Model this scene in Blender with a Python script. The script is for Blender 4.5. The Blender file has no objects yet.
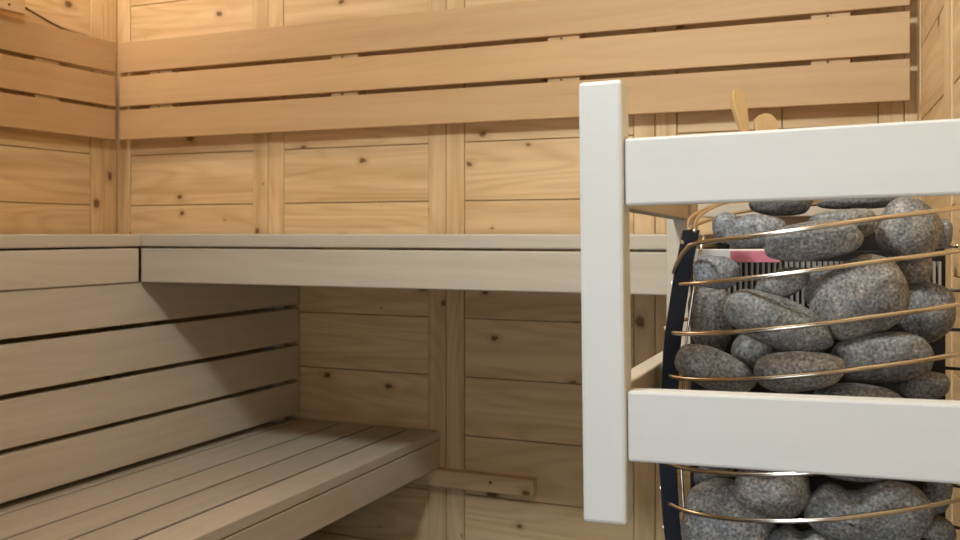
import bpy, bmesh, math, random
from mathutils import Vector, Matrix, noise
C = bpy.context.scene.collection
TH = math.radians(23.2)
rnd = random.Random(7)

# ------------------------------------------------------------------ materials
def nodes(name):
    m = bpy.data.materials.new(name); m.use_nodes = True
    nt = m.node_tree; b = nt.nodes['Principled BSDF']
    return m, nt, b

def wood(name, light, dark, grain=.5, ring=.5, knots=0.0, rough=.55, tint=.10, kcol=(.16, .065, .02), fine=.35):
    m, nt, b = nodes(name)
    N = nt.nodes.new; L = nt.links.new
    def math_(op, a, c=None, clamp=False):
        n = N('ShaderNodeMath'); n.operation = op; n.use_clamp = clamp
        for i, v in enumerate((a, c)):
            if v is None: continue
            if isinstance(v, (int, float)): n.inputs[i].default_value = v
            else: L(v, n.inputs[i])
        return n.outputs[0]
    def scaled(sx, sy):
        mp = N('ShaderNodeMapping'); mp.inputs['Scale'].default_value = (sx, sy, 1)
        L(uv.outputs['UV'], mp.inputs['Vector']); return mp.outputs['Vector']
    def tex(sx, sy, detail=2.0, dist=0.0):
        n = N('ShaderNodeTexNoise'); n.inputs['Scale'].default_value = 1
        n.inputs['Detail'].default_value = detail; n.inputs['Distortion'].default_value = dist
        L(scaled(sx, sy), n.inputs['Vector']); return n.outputs['Fac']
    def mix(f, a, c):
        n = N('ShaderNodeMix'); n.data_type = 'RGBA'
        L(f, n.inputs['Factor'])
        for k, v in ((6, a), (7, c)):
            if isinstance(v, tuple): n.inputs[k].default_value = (*v, 1)
            else: L(v, n.inputs[k])
        return n.outputs[2]
    uv = N('ShaderNodeUVMap'); uv.uv_map = 'grain'
    broad = tex(1.3, 26, 3, .4)
    line = tex(5, 190, 2)
    low = tex(.9, 7.5, 1, .3)
    rings = math_('SINE', math_('MULTIPLY', low, 75.0))
    rings = math_('POWER', math_('MULTIPLY_ADD', rings, .5), 2.0)
    rings.node.inputs[0].links[0].from_node.inputs[2].default_value = .5
    f = math_('MULTIPLY', math_('SUBTRACT', broad, .38), grain * 2.2)
    f = math_('ADD', f, math_('MULTIPLY', rings, ring * .5))
    f = math_('ADD', f, math_('MULTIPLY', math_('SUBTRACT', line, .5), fine), True)
    col = mix(f, light, dark)
    if knots > 0:
        vo = N('ShaderNodeTexVoronoi'); vo.voronoi_dimensions = '2D'; vo.inputs['Scale'].default_value = 1
        nz = N('ShaderNodeTexNoise'); nz.inputs['Scale'].default_value = 30
        L(uv.outputs['UV'], nz.inputs['Vector'])
        va = N('ShaderNodeVectorMath'); va.operation = 'MULTIPLY_ADD'
        L(nz.outputs['Color'], va.inputs[0]); va.inputs[1].default_value = (.10, .10, 0); L(scaled(4.6, 6.6), va.inputs[2])
        L(va.outputs[0], vo.inputs['Vector'])
        sp = N('ShaderNodeSeparateColor'); L(vo.outputs['Color'], sp.inputs[0])
        size = math_('MULTIPLY', math_('SUBTRACT', sp.outputs[0], 1.0 - knots), .085 / max(knots, .01))
        size = math_('MAXIMUM', size, .0001)
        rel = math_('DIVIDE', vo.outputs['Distance'], size)
        halo = math_('SUBTRACT', 1.0, math_('MULTIPLY', rel, .36), True)
        core = math_('MULTIPLY', math_('SUBTRACT', 1.15, rel, True), 2.2, True)
        col = mix(math_('MULTIPLY', halo, .55), col, tuple(x * .62 for x in dark))
        col = mix(math_('MULTIPLY', core, .85), col, kcol)
    at = N('ShaderNodeAttribute'); at.attribute_name = 'board'
    k = math_('MULTIPLY_ADD', at.outputs['Fac'], tint * 2); k.node.inputs[2].default_value = 1 - tint
    vm = N('ShaderNodeVectorMath'); vm.operation = 'SCALE'
    L(col, vm.inputs[0]); L(k, vm.inputs['Scale'])
    L(vm.outputs[0], b.inputs['Base Color'])
    b.inputs['Roughness'].default_value = rough
    b.inputs['Specular IOR Level'].default_value = .3
    bu = N('ShaderNodeBump'); bu.inputs['Strength'].default_value = .12; bu.inputs['Distance'].default_value = .001
    L(f, bu.inputs['Height']); L(bu.outputs[0], b.inputs['Normal'])
    return m

def plain(name, col, rough=.5, metal=0.0, var=.1, scale=40):
    m, nt, b = nodes(name)
    n = nt.nodes.new('ShaderNodeTexNoise'); n.inputs['Scale'].default_value = scale; n.inputs['Detail'].default_value = 3
    tc = nt.nodes.new('ShaderNodeTexCoord'); nt.links.new(tc.outputs['Object'], n.inputs['Vector'])
    mx = nt.nodes.new('ShaderNodeMix'); mx.data_type = 'RGBA'
    mx.inputs[6].default_value = (*[c * (1 - var) for c in col], 1); mx.inputs[7].default_value = (*[min(1, c * (1 + var)) for c in col], 1)
    nt.links.new(n.outputs['Fac'], mx.inputs['Factor']); nt.links.new(mx.outputs[2], b.inputs['Base Color'])
    b.inputs['Roughness'].default_value = rough; b.inputs['Metallic'].default_value = metal
    return m

def stone_mat(name, base):
    m, nt, b = nodes(name)
    N = nt.nodes.new; L = nt.links.new
    tc = N('ShaderNodeTexCoord')
    def ns(s, d):
        n = N('ShaderNodeTexNoise'); n.inputs['Scale'].default_value = s; n.inputs['Detail'].default_value = d
        L(tc.outputs['Object'], n.inputs['Vector']); return n.outputs['Fac']
    def ramp(f, stops):
        r = N('ShaderNodeValToRGB'); L(f, r.inputs[0]); e = r.color_ramp.elements
        e[0].position, e[0].color = stops[0][0], (*stops[0][1], 1)
        e[1].position, e[1].color = stops[-1][0], (*stops[-1][1], 1)
        for p, c in stops[1:-1]:
            q = e.new(p); q.color = (*c, 1)
        return r.outputs[0]
    a = ramp(ns(340, 3), [(.32, tuple(x * .34 for x in base)), (.46, tuple(x * .9 for x in base)), (.56, tuple(x * 1.15 for x in base)), (.70, tuple(x * 2.0 for x in base))])
    c = ramp(ns(38, 4), [(.33, (.60, .61, .64)), (.66, (1.16, 1.10, 1.02))])
    mx = N('ShaderNodeMix'); mx.data_type = 'RGBA'; mx.blend_type = 'MULTIPLY'; mx.inputs['Factor'].default_value = 1
    L(a, mx.inputs[6]); L(c, mx.inputs[7]); L(mx.outputs[2], b.inputs['Base Color'])
    b.inputs['Roughness'].default_value = .55
    bu = N('ShaderNodeBump'); bu.inputs['Strength'].default_value = .35; bu.inputs['Distance'].default_value = .0008
    L(ns(330, 3), bu.inputs['Height']); L(bu.outputs[0], b.inputs['Normal'])
    return m

M = {}
M['spruce'] = wood('spruce_panelling', (.81, .595, .34), (.54, .32, .13), .70, .5, .75, tint=.06)
M['alder'] = wood('alder_boards', (.60, .395, .205), (.47, .29, .135), .5, .25, 0, tint=.05)
M['aspen'] = wood('aspen_boards', (.58, .495, .39), (.44, .365, .275), .6, .3, 0, tint=.06)
M['pale'] = wood('pale_aspen', (.73, .71, .66), (.66, .63, .575), .35, .12, 0, tint=.03, fine=.25)
M['ladle'] = wood('birch', (.74, .50, .24), (.60, .36, .14), .5, .3, 0)
M['rod'] = plain('stainless_rod', (.72, .64, .54), .22, 1.0, .08)
M['dark'] = plain('dark_blue_steel', (.022, .026, .040), .35, .6)
M['black'] = plain('black_steel', (.012, .012, .014), .6, .2)
M['slat'] = plain('bright_slat', (.62, .60, .57), .35, .6)
M['white'] = plain('white_strip', (.80, .77, .74), .5)
M['pink'] = plain('pink_label', (.80, .27, .36), .5, 0, .25, 90)
M['screw'] = plain('screw_dark', (.03, .022, .018), .5, .3)
M['wire'] = plain('cable_black', (.015, .012, .010), .5)
M['seam'] = plain('gap_shade_brown', (.05, .036, .024), .7)  # dark brown standing in for the shade in the slat gaps
M['floor'] = plain('floor_tile', (.07, .065, .06), .6, 0, .15, 20)
M['stoneA'] = stone_mat('granite_grey', (.19, .187, .178))
M['stoneB'] = stone_mat('granite_brown', (.22, .205, .185))
M['stoneD'] = stone_mat('granite_dark', (.13, .128, .125))
M['stoneE'] = stone_mat('granite_pale', (.29, .29, .285))
M['stoneC'] = stone_mat('granite_blue', (.195, .205, .22))

# ------------------------------------------------------------------ builders
class MB:
    """collects boxes, beams and tubes into one mesh with a grain UV"""
    def __init__(self):
        self.bm = bmesh.new(); self.uv = self.bm.loops.layers.uv.new('grain')
        self.bd = self.bm.faces.layers.float.new('board')
    def beam(self, o, ax, ay, az, lo, hi, grain=0):
        """box spanned by unit axes ax, ay, az from o, local bounds lo..hi"""
        ou, ov, k = rnd.uniform(0, 60), rnd.uniform(0, 60), rnd.random()
        A = (Vector(ax), Vector(ay), Vector(az)); o = Vector(o)
        def P(i, j, l):
            t = (hi[0] if i else lo[0], hi[1] if j else lo[1], hi[2] if l else lo[2])
            return t
        idx = [(i, j, l) for i in (0, 1) for j in (0, 1) for l in (0, 1)]
        vs = {q: self.bm.verts.new(o + sum((A[n] * P(*q)[n] for n in range(3)), Vector())) for q in idx}
        for ax_ in range(3):
            for side in (0, 1):
                oth = [n for n in range(3) if n != ax_]
                q = []
                for s, t in ((0, 0), (1, 0), (1, 1), (0, 1)):
                    w = [0, 0, 0]; w[ax_] = side; w[oth[0]] = s; w[oth[1]] = t; q.append(tuple(w))
                flip = (side == 0) != (ax_ == 1)
                if flip: q.reverse()
                f = self.bm.faces.new([vs[w] for w in q]); f[self.bd] = k
                u_ax = grain if ax_ != grain else oth[0]
                v_ax = [n for n in range(3) if n not in (u_ax, ax_)][0]
                for lp, w in zip(f.loops, q):
                    p = P(*w); lp[self.uv].uv = (p[u_ax] + ou, p[v_ax] + ov + .37 * ax_)
        return self
    def box(self, x0, x1, y0, y1, z0, z1, grain=0):
        return self.beam((0, 0, 0), (1, 0, 0), (0, 1, 0), (0, 0, 1), (x0, y0, z0), (x1, y1, z1), grain)
    def tube(self, pts, r, n=8, closed=False, flat=1.0):
        pts = [Vector(p) for p in pts]; rings = []
        m = len(pts)
        for i, p in enumerate(pts):
            a = pts[i - 1] if (i or closed) else p; b = pts[(i + 1) % m] if (i < m - 1 or closed) else p
            t = (b - a).normalized(); up = Vector((0, 0, 1)) if abs(t.z) < .9 else Vector((1, 0, 0))
            s = t.cross(up).normalized(); w = s.cross(t)
            rings.append([self.bm.verts.new(p + s * r * flat * math.cos(2 * math.pi * k / n) + w * r * math.sin(2 * math.pi * k / n)) for k in range(n)])
        for i in range(m if closed else m - 1):
            A, B = rings[i], rings[(i + 1) % m]
            for k in range(n):
                f = self.bm.faces.new((A[k], A[(k + 1) % n], B[(k + 1) % n], B[k])); f.smooth = True
        if not closed:
            self.bm.faces.new(rings[0]); self.bm.faces.new(list(reversed(rings[-1])))
        return self
    def cyl(self, p, axis, r, h, n=16):
        axis = Vector(axis).normalized(); up = Vector((0, 0, 1)) if abs(axis.z) < .9 else Vector((1, 0, 0))
        s = axis.cross(up).normalized(); w = s.cross(axis); p = Vector(p)
        A = [self.bm.verts.new(p + s * r * math.cos(2 * math.pi * k / n) + w * r * math.sin(2 * math.pi * k / n)) for k in range(n)]
        B = [self.bm.verts.new(v.co + axis * h) for v in A]
        for k in range(n): self.bm.faces.new((A[k], A[(k + 1) % n], B[(k + 1) % n], B[k]))
        self.bm.faces.new(list(reversed(A))); self.bm.faces.new(B)
        return self
    def build(self, name, mat, parent=None, bevel=.0018, off=None):
        bmesh.ops.recalc_face_normals(self.bm, faces=self.bm.faces)
        if off is None: off = parent.location if parent is not None and parent.type == 'EMPTY' else (0, 0, 0)
        if parent is not None and parent.parent is not None: off = parent.parent.location
        off = Vector(off)
        bmesh.ops.translate(self.bm, verts=self.bm.verts, vec=-off)
        me = bpy.data.meshes.new(name); self.bm.to_mesh(me); self.bm.free()
        o = bpy.data.objects.new(name, me); C.objects.link(o); me.materials.append(mat)
        if parent is not None: o.parent = parent
        else: o.location = off
        if bevel:
            bv = o.modifiers.new('edge', 'BEVEL'); bv.width = bevel; bv.segments = 2; bv.limit_method = 'ANGLE'; bv.angle_limit = .9
        return o

def tag(o, label=None, cat=None, group=None, kind=None):
    for k, v in (('label', label), ('category', cat), ('group', group), ('kind', kind)):
        if v: o[k] = v
    return o
def thing(name, loc, label, cat, group=None):
    o = bpy.data.objects.new(name, None); o.location = loc; o.empty_display_size = .05; C.objects.link(o)
    return tag(o, label, cat, group)
def structure(o): o['kind'] = 'structure'; return o

# ------------------------------------------------------------------ room shell
YW, XL = 2.45, -2.367
FR, CE = 0.0, 2.20
ROWS = [1.257 + .165 * k for k in range(-8, 7)]
RW = math.atan(.062)                       # the right wall is not quite square to the back wall

def panel_wall(mb, seams, a0, a1, put, splits=()):
    """framed wall modules: upright stiles at both sides of each seam, horizontal boards between"""
    sw = .056
    edges = [a0] + list(seams) + [a1]
    for n, (e0, e1) in enumerate(zip(edges, edges[1:])):
        s0, s1 = e0 + sw, e1 - sw
        if s1 - s0 < .05:
            put(mb, e0 + .0012, e1 - .0012, FR, CE, .0, 2); continue
        put(mb, e0 + .0012, s0 - .0008, FR, CE, .0, 2)
        put(mb, s1 + .0008, e1 - .0012, FR, CE, .0, 2)
        for z0, z1 in zip([FR] + [r for r in ROWS if FR + .02 < r < CE - .02], [r for r in ROWS if FR + .02 < r < CE - .02] + [CE]):
            cut = [s0, s1]
            for (m, zz, a) in splits:
                if m == n and z0 - .01 <= zz < z1 - .01: cut = [s0, a, s1]
            for c0, c1 in zip(cut, cut[1:]):
                put(mb, c0 + .0012, c1 - .0012, z0 + .0014, z1 - .0014, .0025, 0)

mb = MB()
mb.box(XL - .06, .30, YW + .016, YW + .06, FR, CE)
panel_wall(mb, [-1.7616, -1.1547, -.5574, .0319], XL, .30,
           lambda m, a, b, z0, z1, d, g: m.box(a, b, YW + d, YW + .02, z0, z1, g), splits=((3, 1.3, -.2425),))
structure(mb.build('wall_back', M['spruce'], bevel=.001))

mb = MB()
mb.box(XL - .06, XL - .016, -.66, YW + .06, FR, CE, 1)
panel_wall(mb, [-.007, .593, 1.193, 1.793, 2.393], -.607, YW,
           lambda m, a, b, z0, z1, d, g: m.box(XL - .02, XL - d, a, b, z0, z1, 1 if g == 0 else 2))
structure(mb.build('wall_left', M['spruce'], bevel=.001))

mb = MB()
mb.box(.016, .06, -3.1, .06, FR, CE, 1)
panel_wall(mb, [-2.36, -1.76, -1.16, -.56], -2.96, -.0,
           lambda m, a, b, z0, z1, d, g: m.box(d, .02, a, b, z0, z1, 1 if g == 0 else 2))
w = structure(mb.build('wall_right', M['spruce'], bevel=.001))
w.location = (.060, YW, 0); w.rotation_euler = (0, 0, RW)

# the wall behind the camera, with an unglazed opening, widened so less light bounces back
mb = MB()
YF = -.62
mb.box(XL - .06, -2.25, YF - .05, YF, FR, CE); mb.box(.16, .34, YF - .05, YF, FR, CE); mb.box(-2.25, .16, YF - .05, YF, 2.08, CE); mb.box(-2.25, -.66, YF - .05, YF, FR, .12)
structure(mb.build('wall_front', M['spruce']))
structure(MB().box(XL - .06, .34, YF - .05, YW + .06, -.05, 0).build('floor', M['floor'], bevel=0))
mb = MB()
for k in range(19):
    x0 = XL - .02 + k * .142
    mb.box(x0, x0 + .139, YF - .05, YW + .06, CE, CE + .02, 1)
mb.box(XL - .06, .34, YF - .05, YW + .06, CE + .015, CE + .05, 1)
structure(mb.build('ceiling', M['spruce'], bevel=.001))

# ------------------------------------------------------------------ wall backrests
HB = [(1.304, 1.3995), (1.412, 1.5085), (1.5215, 1.620)]
t = thing('slatted_panel', (-1.03, YW, 1.304), 'long slatted backrest of three reddish boards across the back wall', 'backrest', 'slatted wall backrests')
for z0, z1 in HB:
    MB().box(-2.300, .0435, 2.390, 2.402, z0, z1).build('board', M['alder'], t)
for x in (-2.14, -1.46, -.79, -.128):
    b = MB().box(x - .044, x + .044, 2.402, YW, 1.318, 1.612, 2).build('batten', M['alder'], t)
    for z in (1.406, 1.515): MB().cyl((x - .006, 2.4035, z), (0, -1, 0), .0028, .003).build('screw', M['screw'], b, bevel=0)
t = thing('slatted_panel', (XL, 1.4, 1.304), 'short slatted backrest of three reddish boards on the left wall', 'backrest', 'slatted wall backrests')
for z0, z1 in HB:
    MB().box(XL + .048, XL + .060, .70, 2.382, z0, z1, 1).build('board', M['alder'], t)
for y in (.90, 1.45, 2.12):
    MB().box(XL, XL + .048, y - .044, y + .044, 1.318, 1.612, 2).build('batten', M['alder'], t)

# ------------------------------------------------------------------ benches
def slats(t, x0, x1, y0, y1, z0, z1, n, gap, along):
    """n seat slats side by side"""
    w = ((y1 - y0) if along == 'x' else (x1 - x0)) + gap
    for k in range(n):
        if along == 'x': MB().box(x0, x1, y0 + k * w / n, y0 + (k + 1) * w / n - gap, z0, z1, 0).build('slat', M['aspen'], t, .003)
        else: MB().box(x0 + k * w / n, x0 + (k + 1) * w / n - gap, y0, y1, z0, z1, 1).build('slat', M['aspen'], t, .003)
XB, YB = -1.639, 1.770
ZT = .9985
t = thing('upper_bench', (-1.0, 2.1, .88), 'pale upper bench running along the back wall under the long backrest', 'bench', 'upper sauna benches')
slats(t, XB + .0015, -.372, YB, YW - .012, ZT - .029, ZT, 6, .009, 'x')
MB().box(XB + .0015, -.372, YB + .001, YB + .024, .8845, ZT - .0335, 0).build('fascia', M['aspen'], t, .003)
for x in (-1.58, -1.0, -.42): MB().box(x - .022, x + .022, YB + .024, YW, .905, ZT - .029, 1).build('bearer', M['aspen'], t)
for x in (-2.32, -.40): MB().box(x - .022, x + .022, 2.395, 2.44, 0, .905, 2).build('leg', M['aspen'], t)
t = thing('upper_bench', (-2.0, 1.2, .88), 'pale upper bench along the left wall, ending at the room corner', 'bench', 'upper sauna benches')
slats(t, XL + .012, XB, .25, YW - .012, ZT - .029, ZT - .0005, 6, .009, 'y')
MB().box(XB - .024, XB - .001, .25, 1.7685, .8845, ZT - .0335, 1).build('fascia', M['aspen'], t, .003)
for y in (.5, 1.1, 1.7): MB().box(XL, XB - .024, y - .022, y + .022, .905, ZT - .029, 0).build('bearer', M['aspen'], t)

t = thing('lower_bench', (-1.4, 1.4, .34), 'lower slatted bench reaching the back wall beneath the upper bench', 'bench')
for x0, x1 in ((-1.705, -1.634), (-1.623, -1.500), (-1.489, -1.388), (-1.377, -1.276), (-1.265, -1.172)):
    MB().box(x0, x1, .25, YW - .004, .416, .440, 1).build('slat', M['aspen'], t, .002)
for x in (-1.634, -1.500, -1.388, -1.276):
    MB().box(x, x + .0108, .25, YW - .006, .418, .4365, 1).build('gap_shade_strip', M['seam'], t, 0)  # added strips, their dark colour paints the shade between seat slats
MB().box(-1.195, -1.173, .25, YW - .004, .336, .4135, 1).build('fascia', M['aspen'], t, .003)
for y in (.4, 1.0, 1.6, 2.2): MB().box(-1.700, -1.195, y - .022, y + .022, .372, .416, 0).build('bearer', M['aspen'], t)
for y in (.42, 1.9): MB().box(-1.60, -1.555, y - .022, y + .022, 0, .372, 2).build('leg', M['aspen'], t); MB().box(-1.36, -1.315, y - .022, y + .022, 0, .372, 2).build('leg', M['aspen'], t)

t = thing('slatted_panel', (-1.66, 1.4, .45), 'slatted backrest of four broad boards behind the lower bench', 'backrest')
for z0, z1 in ((.786, .8835), (.674, .774), (.563, .6615), (.4555, .551)):
    MB().box(-1.667, -1.645, .25, YW - .004, z0, z1, 1).build('board', M['aspen'], t)
for y in (.60, 1.22, 2.38): MB().box(-1.707, -1.667, y - .022, y + .022, .4402, .884, 2).build('batten', M['aspen'], t)

t = thing('support_cleat', (-1.1, YW, .29), 'short wooden support cleat screwed to the back wall under the lower bench', 'cleat')
MB().box(-1.60, -.882, YW - .032, YW, .290, .3355, 0).build('batten', M['spruce'], t)
MB().cyl((-1.005, YW - .0315, .317), (0, -1, 0), .0042, .0016).build('screw', M['screw'], t, 0)

# ------------------------------------------------------------------ guard around the heater
gx = Vector((2534, 47.2, 56)).normalized()
gz = Vector((-.0105, -.004, 1)).normalized()
gy = gz.cross(gx).normalized()
P0 = Vector((-.2303, .8793, 1.0))               # front right edge of the front post at eye height
t = thing('heater_guard_rail', (-.25, .89, .73), 'pale wooden guard rail in the foreground around the stone heater', 'guard rail')
MB().beam(P0, gx, gy, gz, (-.0425, 0, -.2755), (0, .030, .1455), 2).build('post', M['pale'], t, .0035)
top = (.0262, .0898); low = (-.2158, -.1490)
for z0, z1 in (top, low):
    MB().beam(P0, gx, gy, gz, (.0006, .005, z0), (.3775, .028, z1), 0).build('rail', M['pale'], t, .0025)
pr = Vector((-.274, 1.330, 1.0))
side0 = P0 + gx * -.020 + gy * .030
for (z0, z1), dz in ((top, -.007), (low, -.006)):
    a = side0 + gz * z0; b = Vector((pr.x + .008, pr.y, 1.0 + z0 + dz)); d = b - a
    ax = d.normalized(); s = ax.cross(Vector((0, 0, 1))).normalized()
    MB().beam(a, ax, s, Vector((0, 0, 1)), (.0, -.012, 0), (d.length, .010, z1 - z0), 0).build('rail', M['aspen'], t, .002)
MB().box(-.287, -.250, 1.330, 1.372, .770, 1.098, 2).build('post', M['aspen'], t, .003)

# ------------------------------------------------------------------ stone heater
HX, HY = -.0811, 1.1260
cr = Vector((math.cos(TH), math.sin(TH), 0)); cf = Vector((-math.sin(TH), math.cos(TH), 0))   # slope directions of the tilted hoops
def RAD(h):
    pts = [(.08, .125), (.02, .137), (0, .140), (-.04, .1485), (-.123, .161), (-.25, .1665), (-.337, .161), (-.45, .140), (-.53, .112), (-.6, .09)]
    for (a, ra), (b, rb) in zip(pts, pts[1:]):
        if a >= h >= b: return ra + (rb - ra) * (a - h) / (a - b)
    return pts[0][1] if h > 0 else pts[-1][1]
heater = thing('stone_heater', (HX, HY, 0), 'steel basket heater with curved rods full of round grey stones', 'heater')
EX = 1.25                                        # the basket is a little wider towards the wall
def hoop(h0, a, b, p0=-6, p1=172, r_=.0025, extra=0.0, tail=()):
    pts = []
    for k in range(61):
        ph = math.radians(p0 + (p1 - p0) * k / 60)
        x, z = math.cos(ph), -math.sin(ph)
        h = h0
        for _ in range(4):
            r = RAD(h) + extra; h = h0 + a * x * r + b * z * r
        pts.append(Vector((HX, HY, 1 + h)) + cr * (x * r * (EX if x > 0 else 1)) + cf * (z * r))
    for (dx, dy, dz) in tail: pts.append(Vector((HX, HY, 1 + dz)) + cr * dx + cf * dy)
    return MB().tube(pts, r_, 8)
hoop(.011, .155, -.01, -6, 160, tail=((-.1425, -.036, -.0125), (-.1475, -.022, -.022), (-.1515, -.010, -.034), (-.1530, -.002, -.044))).build('rod', M['rod'], heater, 0)
hoop(.018, .10, .24, 182, 300, .0021, -.004).build('rod', M['rod'], heater, 0)
hoop(.012, .10, .33, 184, 320, .0020, -.012).build('rod', M['rod'], heater, 0)
hoop(.006, .12, .20, 182, 310, .0020, .0).build('rod', M['rod'], heater, 0)
for h0 in (-.0345, -.0865, -.1335, -.180, -.2265, -.272, -.318, -.365, -.412, -.458):
    hoop(h0, .147, -.04).build('rod', M['rod'], heater, 0)
    hoop(h0, .147, -.02, 196, 352).build('rod', M['rod'], heater, 0)
def upright(ang, w=.0090):
    """flat curved steel strip on the inside of the hoops"""
    mb = MB(); bm = mb.bm; prev = None
    for k in range(25):
        h = .004 - k * .56 / 24
        rr = RAD(h) - .0005
        a = math.radians(ang)
        base = Vector((HX, HY, 1 + h)) + cr * (math.cos(a) * rr * (EX if math.cos(a) > 0 else 1)) + cf * (-math.sin(a) * rr)
        rad = (cr * math.cos(a) - cf * math.sin(a)); tan = (cr * -math.sin(a) - cf * math.cos(a))
        # the strip stands on edge: broad face along the radius
        q = [bm.verts.new(base + rad * i + tan * j) for i, j in ((.0015, -.002), (.0015, .002), (-.0175, .002), (-.0175, -.002))]
        if prev:
            for n in range(4): bm.faces.new((prev[n], prev[(n + 1) % 4], q[(n + 1) % 4], q[n]))
        else: bm.faces.new(q)
        prev = q
    bm.faces.new(list(reversed(prev)))
    return mb
for ang in (185, 15, -60, -120): upright(ang).build('upright', M['dark'], heater, .0008)
wp = []
for k in range(25):
    h = -.004 - k * .54 / 24; rr = RAD(h) - .021; a = math.radians(179)
    wp.append(Vector((HX, HY, 1 + h)) + cr * (math.cos(a) * rr) + cf * (-math.sin(a) * rr))
MB().tube(wp, .0016, 6).build('inner_wire', M['rod'], heater, 0)
# element housing: grille with upright slats, bright strip along its top
gb = MB(); O = Vector((HX, HY, 1.0))
gb.beam(O, cr, cf, (0, 0, 1), (-.118, .062, -.50), (.182, .075, -.020), 2); gb.build('element_housing', M['black'], heater)
MB().beam(O, cr, cf, (0, 0, 1), (.030, .064, -.021), (.182, .074, .010), 0).build('gap_shade_plate', M['black'], heater)  # added plate, its black stands in for shade between the top stones
gs = MB()
for k in range(44):
    x = -.116 + k * .0067
    gs.beam(O, cr, cf, (0, 0, 1), (x - .0013, .056, -.085), (x + .0013, .0625, -.033), 2)
gs.build('grille', M['slat'], heater, 0)
MB().beam(O, cr, cf, (0, 0, 1), (-.134, .052, -.034), (-.017, .064, -.0185), 0).build('top_strip', M['white'], heater, .001)
p = MB().beam(O, cr, cf, (0, 0, 1), (-.076, .0508, -.0335), (-.019, .0523, -.0205), 0).build('strip_label', M['pink'], heater, 0)
p['label'] = 'pink patch on the white strip'
cb = MB(); cb.beam(O, cr, cf, (0, 0, 1), (-.055, -.055, -.50), (.060, .050, -.10), 2); cb.build('core', M['black'], heater, .004)  # black box added so the gaps between stones look shaded
ba = MB().cyl((HX, HY, .43), (0, 0, 1), .125, .035, 40); ba.build('base_plate', M['dark'], heater)
MB().cyl((HX, HY, .0), (0, 0, 1), .10, .43, 40).build('pedestal', M['dark'], heater)

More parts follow.
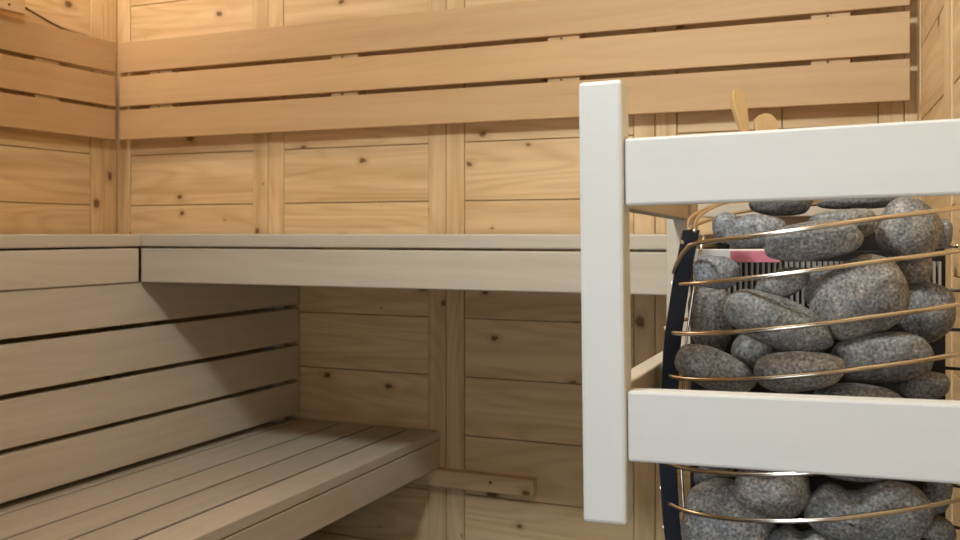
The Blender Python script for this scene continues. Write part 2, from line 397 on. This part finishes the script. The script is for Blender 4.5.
# ------------------------------------------------------------------ stones, each its own thing
STONES = [
    ('dark grey stone topping the pile beneath the upper guard rail, left one of the two', (-0.1094, 1.0841, 1.0332), (0.0327, 0.0140, 0.0142), 0),
    ('thin dark stone topping the pile beneath the upper guard rail, right one of the two', (-0.0275, 1.1274, 1.0367), (0.0439, 0.0140, 0.0099), -3),
    ('small bluish stone tucked behind the steel rods at the upper left corner of the pile', (-0.1702, 1.1125, 1.0063), (0.0160, 0.0140, 0.0183), 0),
    ('oval grey stone right beside the bluish corner stone at the top of the pile', (-0.1306, 1.0517, 1.0016), (0.0320, 0.0168, 0.0181), -5),
    ('smooth grey stone peeking out above and behind the wide creased top stone', (-0.0456, 1.0695, 1.0079), (0.0377, 0.0168, 0.0178), -8),
    ('wide creased grey stone lying across the top middle of the pile', (-0.0714, 1.0129, 0.9935), (0.0472, 0.0198, 0.0201), -7),
    ('large brownish tilted stone at the top right of the pile', (0.0181, 1.1037, 1.0026), (0.0316, 0.0297, 0.0348), 28),
    ('small shadowed stone at the far upper right edge of the pile', (0.0521, 1.1199, 1.0005), (0.0095, 0.0140, 0.0158), 0),
    ('dark brown stone wedged under the tilted top right stone', (0.0194, 1.1243, 0.9629), (0.0215, 0.0198, 0.0236), 10),
    ('round bluish stone against the left bar just left of the pink and white strip', (-0.1734, 1.0566, 0.9581), (0.0261, 0.0168, 0.0185), 5),
    ('small tilted grey stone just below the pink and white strip', (-0.1015, 1.0253, 0.9481), (0.0288, 0.0140, 0.0144), -22),
    ('dark blue shadowed stone between the small tilted stone and the big round stone', (-0.0689, 1.0621, 0.9438), (0.0147, 0.0140, 0.0210), 10),
    ('big round speckled brown grey stone in the centre right of the pile', (-0.0289, 1.0293, 0.9352), (0.0462, 0.0280, 0.0385), -28),
    ('greenish grey stone right beside the big round stone at the right edge', (0.0350, 1.1225, 0.9163), (0.0288, 0.0267, 0.0330), 20),
    ('long grey stone slanting down to the right at the middle left of the pile', (-0.1057, 1.0096, 0.9101), (0.0558, 0.0247, 0.0254), 22),
    ('upright brown grey stone at the left edge behind the long slanting stone', (-0.1875, 1.1081, 0.9045), (0.0252, 0.0218, 0.0412), -5),
    ('pale glossy stone slanting down just above the lower guard rail at the left', (-0.1695, 1.0264, 0.8556), (0.0423, 0.0208, 0.0222), 22),
    ('dark shadowed stone between the pale slanting stone and the long stone above', (-0.1369, 1.0684, 0.8704), (0.0217, 0.0178, 0.0195), 20),
    ('oval light grey stone just above the lower guard rail at the middle', (-0.0830, 0.9923, 0.8640), (0.0435, 0.0198, 0.0198), -6),
    ('wide grey stone resting below the big round stone at the right', (-0.0076, 1.0316, 0.8770), (0.0478, 0.0247, 0.0249), -8),
    ('small oval stone at the right edge just above the lower guard rail', (0.0323, 1.0678, 0.8453), (0.0243, 0.0140, 0.0142), -10),
    ('bluish stone whose top only shows above the lower guard rail at the right middle', (-0.0283, 1.0089, 0.8344), (0.0413, 0.0178, 0.0177), 3),
    ('small dark stone just below the lower guard rail at the left', (-0.1783, 1.0867, 0.7274), (0.0246, 0.0140, 0.0157), -5),
    ('rounded brown grey stone just below the lower guard rail, left of the bean shaped one', (-0.1108, 1.0107, 0.7418), (0.0377, 0.0287, 0.0295), 5),
    ('large pale stone at the bottom left corner of the pile', (-0.1584, 1.0356, 0.6947), (0.0499, 0.0360, 0.0393), 5),
    ('dark stone peeking out between the lower guard rail and the bean shaped stone', (-0.0359, 1.0169, 0.7680), (0.0378, 0.0140, 0.0139), 3),
    ('large bean shaped grey stone at the bottom right of the pile', (-0.0193, 1.0159, 0.7265), (0.0601, 0.0307, 0.0306), -3),
    ('small upright stone at the right edge just below the lower guard rail', (0.0474, 1.1206, 0.7305), (0.0138, 0.0140, 0.0265), 5),
    ('small grey stone at the bottom right corner under the bean shaped stone', (0.0388, 1.1219, 0.6814), (0.0255, 0.0178, 0.0191), -10),
    ('grey stone at the bottom edge between the pale and the bean shaped stones', (-0.0753, 1.0149, 0.6851), (0.0363, 0.0218, 0.0222), 8),
]
def make_stone(label, loc, half, rot, i):
    bm = bmesh.new(); bmesh.ops.create_icosphere(bm, subdivisions=4, radius=1)
    off = Vector((i * 3.7, i * 1.3, i * 2.1)); bean = 'bean' in label; crease = 'creased' in label
    big = Vector(half)
    for v in bm.verts:
        n = v.co.normalized()
        d = 1 + .13 * noise.noise(n * 1.05 + off, noise_basis='PERLIN_NEW') + .05 * noise.noise(n * 2.3 + off, noise_basis='PERLIN_NEW')
        q = n * d * sum(c ** 4 for c in n) ** -.07
        if bean and q.z > 0: q.z -= .42 * math.exp(-((q.x + .22) / .26) ** 2)
        if crease: q.y += .16 * math.exp(-((q.z - .16 * q.x - .05) / .07) ** 2) * (1 if q.y < 0 else 0)
        v.co = Vector((q.x * big.x, q.y * big.y, q.z * big.z))
    for f in bm.faces: f.smooth = True
    me = bpy.data.meshes.new('sauna_stone'); bm.to_mesh(me); bm.free()
    o = bpy.data.objects.new('sauna_stone', me); C.objects.link(o)
    yaw = math.atan2(-loc[0], loc[1])
    o.location = loc; o.rotation_euler = (Matrix.Rotation(yaw, 3, 'Z') @ Matrix.Rotation(math.radians(rot), 3, 'Y')).to_euler()
    me.materials.append(M['stoneE' if ' pale ' in label[:12] or 'light grey' in label or label.startswith('pale') else 'stoneD' if label.startswith(('dark shadowed', 'small dark', 'thin dark', 'dark grey', 'dark stone')) else 'stoneB' if 'brown' in label else 'stoneC' if 'blu' in label else 'stoneA'])
    return tag(o, label, 'stone', 'stones in the heater basket')
for i, (lab, loc, half, rot) in enumerate(STONES): make_stone(lab, loc, half, rot, i)

# ------------------------------------------------------------------ shelf, bucket and ladles behind the heater
t = thing('wall_shelf', (-.16, YW, 1.0), 'narrow wooden shelf on the back wall behind the heater', 'shelf')
MB().box(-.385, .040, 2.10, YW, 1.036, 1.064, 0).build('board', M['aspen'], t)
MB().box(-.360, -.335, 2.25, YW, .93, 1.036, 2).build('bracket', M['aspen'], t); MB().box(-.02, .005, 2.25, YW, .93, 1.036, 2).build('bracket', M['aspen'], t)

BX, BY, BZ = -.255, 2.205, 1.064
t = thing('wooden_bucket', (BX, BY, BZ), 'wooden water bucket behind the upper guard rail, holding two handles', 'bucket')
mb = MB(); n = 20; bm = mb.bm
def ring(r, z): return [bm.verts.new((BX + r * math.cos(2 * math.pi * k / n), BY + r * math.sin(2 * math.pi * k / n), BZ + z)) for k in range(n)]
rs = [ring(.070, 0), ring(.082, .125), ring(.073, .125), ring(.062, .012)]
for A, B in zip(rs, rs[1:]):
    for k in range(n): bm.faces.new((A[k], A[(k + 1) % n], B[(k + 1) % n], B[k]))
bm.faces.new(rs[0]); bm.faces.new(rs[-1])
mb.build('staves', M['ladle'], t, 0)
mb = MB(); mb.tube([(BX + .0775 * math.cos(a * math.pi / 20), BY + .0775 * math.sin(a * math.pi / 20), BZ + .06) for a in range(40)], .003, 6, True); mb.build('band', M['rod'], t, 0)

def paddle(base, tip, widths, thick, yaw):
    """flat wooden handle with a rounded end: outline given as (fraction, half width)"""
    base, tip = Vector(base), Vector(tip); ax = (tip - base).normalized()
    s0 = Vector((math.cos(yaw), math.sin(yaw), 0)); s = (s0 - ax * s0.dot(ax)).normalized(); nrm = ax.cross(s).normalized()
    mb = MB(); Ln = (tip - base).length; out = []
    for f, w in widths: out.append((f * Ln, w))
    poly = [(-w, a) for a, w in out] + [(w, a) for a, w in reversed(out)]
    F = [mb.bm.verts.new(base + s * x + ax * y - nrm * thick / 2) for x, y in poly]
    B = [mb.bm.verts.new(base + s * x + ax * y + nrm * thick / 2) for x, y in poly]
    m = len(poly); mb.bm.faces.new(F); mb.bm.faces.new(list(reversed(B)))
    for k in range(m): mb.bm.faces.new((F[k], B[k], B[(k + 1) % m], F[(k + 1) % m]))
    for f in mb.bm.faces:
        for lp in f.loops: lp[mb.uv].uv = ((lp.vert.co - base).dot(ax), (lp.vert.co - base).dot(s) + .5)
    return mb
def round_end(w0, w1, Ln, r):
    """half widths along the handle with a round tip"""
    o = [(0, w0), (.55, w0), (.80, w1)]
    for k in range(1, 10):
        a = k * math.pi / 18; o.append((1 - (r / Ln) * (1 - math.sin(a)), w1 * math.cos(a) ** .8))
    return o
t = thing('sauna_ladle', (-.27, 2.19, 1.078), 'wooden ladle handle with rounded tip sticking up behind the guard rail, taller one', 'ladle', 'wooden handles in the bucket')
tip = (-.318, 2.20, 1.3235); base = (-.272, 2.20, 1.100)
paddle(base, tip, round_end(.0085, .0165, .228, .022), .016, math.radians(40)).build('handle', M['ladle'], t, .003)
mb = MB(); bmesh.ops.create_uvsphere(mb.bm, u_segments=20, v_segments=12, radius=.030, matrix=Matrix.Translation((-.268, 2.20, 1.107)) @ Matrix.Diagonal((1, 1, .85, 1)))
mb.build('bowl', M['ladle'], t, 0)
t = thing('sauna_scoop', (-.225, 2.2, 1.078), 'shorter pale wooden scoop handle peeping over the guard rail, right of the ladle', 'scoop', 'wooden handles in the bucket')
paddle((-.216, 2.225, 1.080), (-.262, 2.225, 1.2685), round_end(.012, .027, .194, .030), .014, math.radians(25)).build('handle', M['ladle'], t, .003)

# ------------------------------------------------------------------ lamp shade and its cable in the upper left corner
t = thing('wall_lamp', (XL, 1.75, 1.62), 'orange wooden lamp shade cut off at the upper left corner of the photo', 'lamp')
MB().box(-2.268, -2.250, 1.56, 1.98, 1.6205, 1.735, 1).build('board', M['alder'], t)
MB().box(-2.268, -2.250, 1.56, 1.98, 1.747, 1.86, 1).build('board', M['alder'], t)
for y in (1.60, 1.90): MB().box(XL, -2.268, y, y + .03, 1.64, 1.85, 0).build('bracket', M['aspen'], t)
MB().cyl((-2.2505, 1.925, 1.637), (1, 0, 0), .0035, .0016).build('screw', M['screw'], t, 0)
pts = [(-2.363, 1.96, 1.71), (-2.358, 2.03, 1.686), (-2.358, 2.086, 1.667), (-2.358, 2.15, 1.650), (-2.358, 2.21, 1.636), (-2.358, 2.26, 1.632), (-2.358, 2.30, 1.632), (-2.358, 2.36, 1.620), (-2.358, 2.40, 1.600)]
c = MB().tube(pts, .0028, 6).build('lamp_cable', M['wire'], None, 0, off=(-2.35, 2.1, 1.62))
tag(c, 'thin black cable trailing from the lamp shade down behind the left backrest', 'cable')

# ------------------------------------------------------------------ light
def area(name, loc, target, size, power, col, sy=None):
    l = bpy.data.lights.new(name, 'AREA'); l.energy = power; l.color = col
    l.shape = 'RECTANGLE' if sy else 'DISK'; l.size = size
    if sy: l.size_y = sy; l.spread = 2.0
    o = bpy.data.objects.new(name, l); C.objects.link(o); o.location = loc
    o.rotation_euler = (Vector(target) - Vector(loc)).to_track_quat('-Z', 'Y').to_euler(); return o
area('ceiling_light', (-.55, .48, 2.14), (.10, 2.45, 1.72), .28, 33, (.87, .965, 1.0))
area('doorway_daylight', (-.30, -.50, .70), (-.02, .9, .74), .70, 4.2, (.82, .92, 1.0), 1.2)
l = bpy.data.lights.new('lamp_bulb', 'POINT'); l.energy = 8; l.color = (1, .91, .78); l.shadow_soft_size = .035
o = bpy.data.objects.new('lamp_bulb', l); C.objects.link(o); o.location = (-2.22, 1.86, 1.93)
wd = bpy.data.worlds.new('World'); bpy.context.scene.world = wd; wd.use_nodes = True
wd.node_tree.nodes['Background'].inputs[0].default_value = (.9, .95, 1, 1); wd.node_tree.nodes['Background'].inputs[1].default_value = .04

# ------------------------------------------------------------------ camera
cam = bpy.data.cameras.new('camera'); co = bpy.data.objects.new('camera', cam); C.objects.link(co)
co.location = (0, 0, 1.0); co.rotation_euler = (math.pi / 2, 0, TH)
cam.sensor_width = 36; cam.lens = 36 * 955 / 960; cam.shift_y = (233.5 - 270) / 960; cam.clip_start = .02
cam.dof.use_dof = True; cam.dof.focus_distance = 1.25; cam.dof.aperture_fstop = 10
sc = bpy.context.scene; sc.camera = co
sc.view_settings.view_transform = 'Standard'; sc.view_settings.look = 'None'; sc.view_settings.gamma = 1; sc.view_settings.exposure = .08
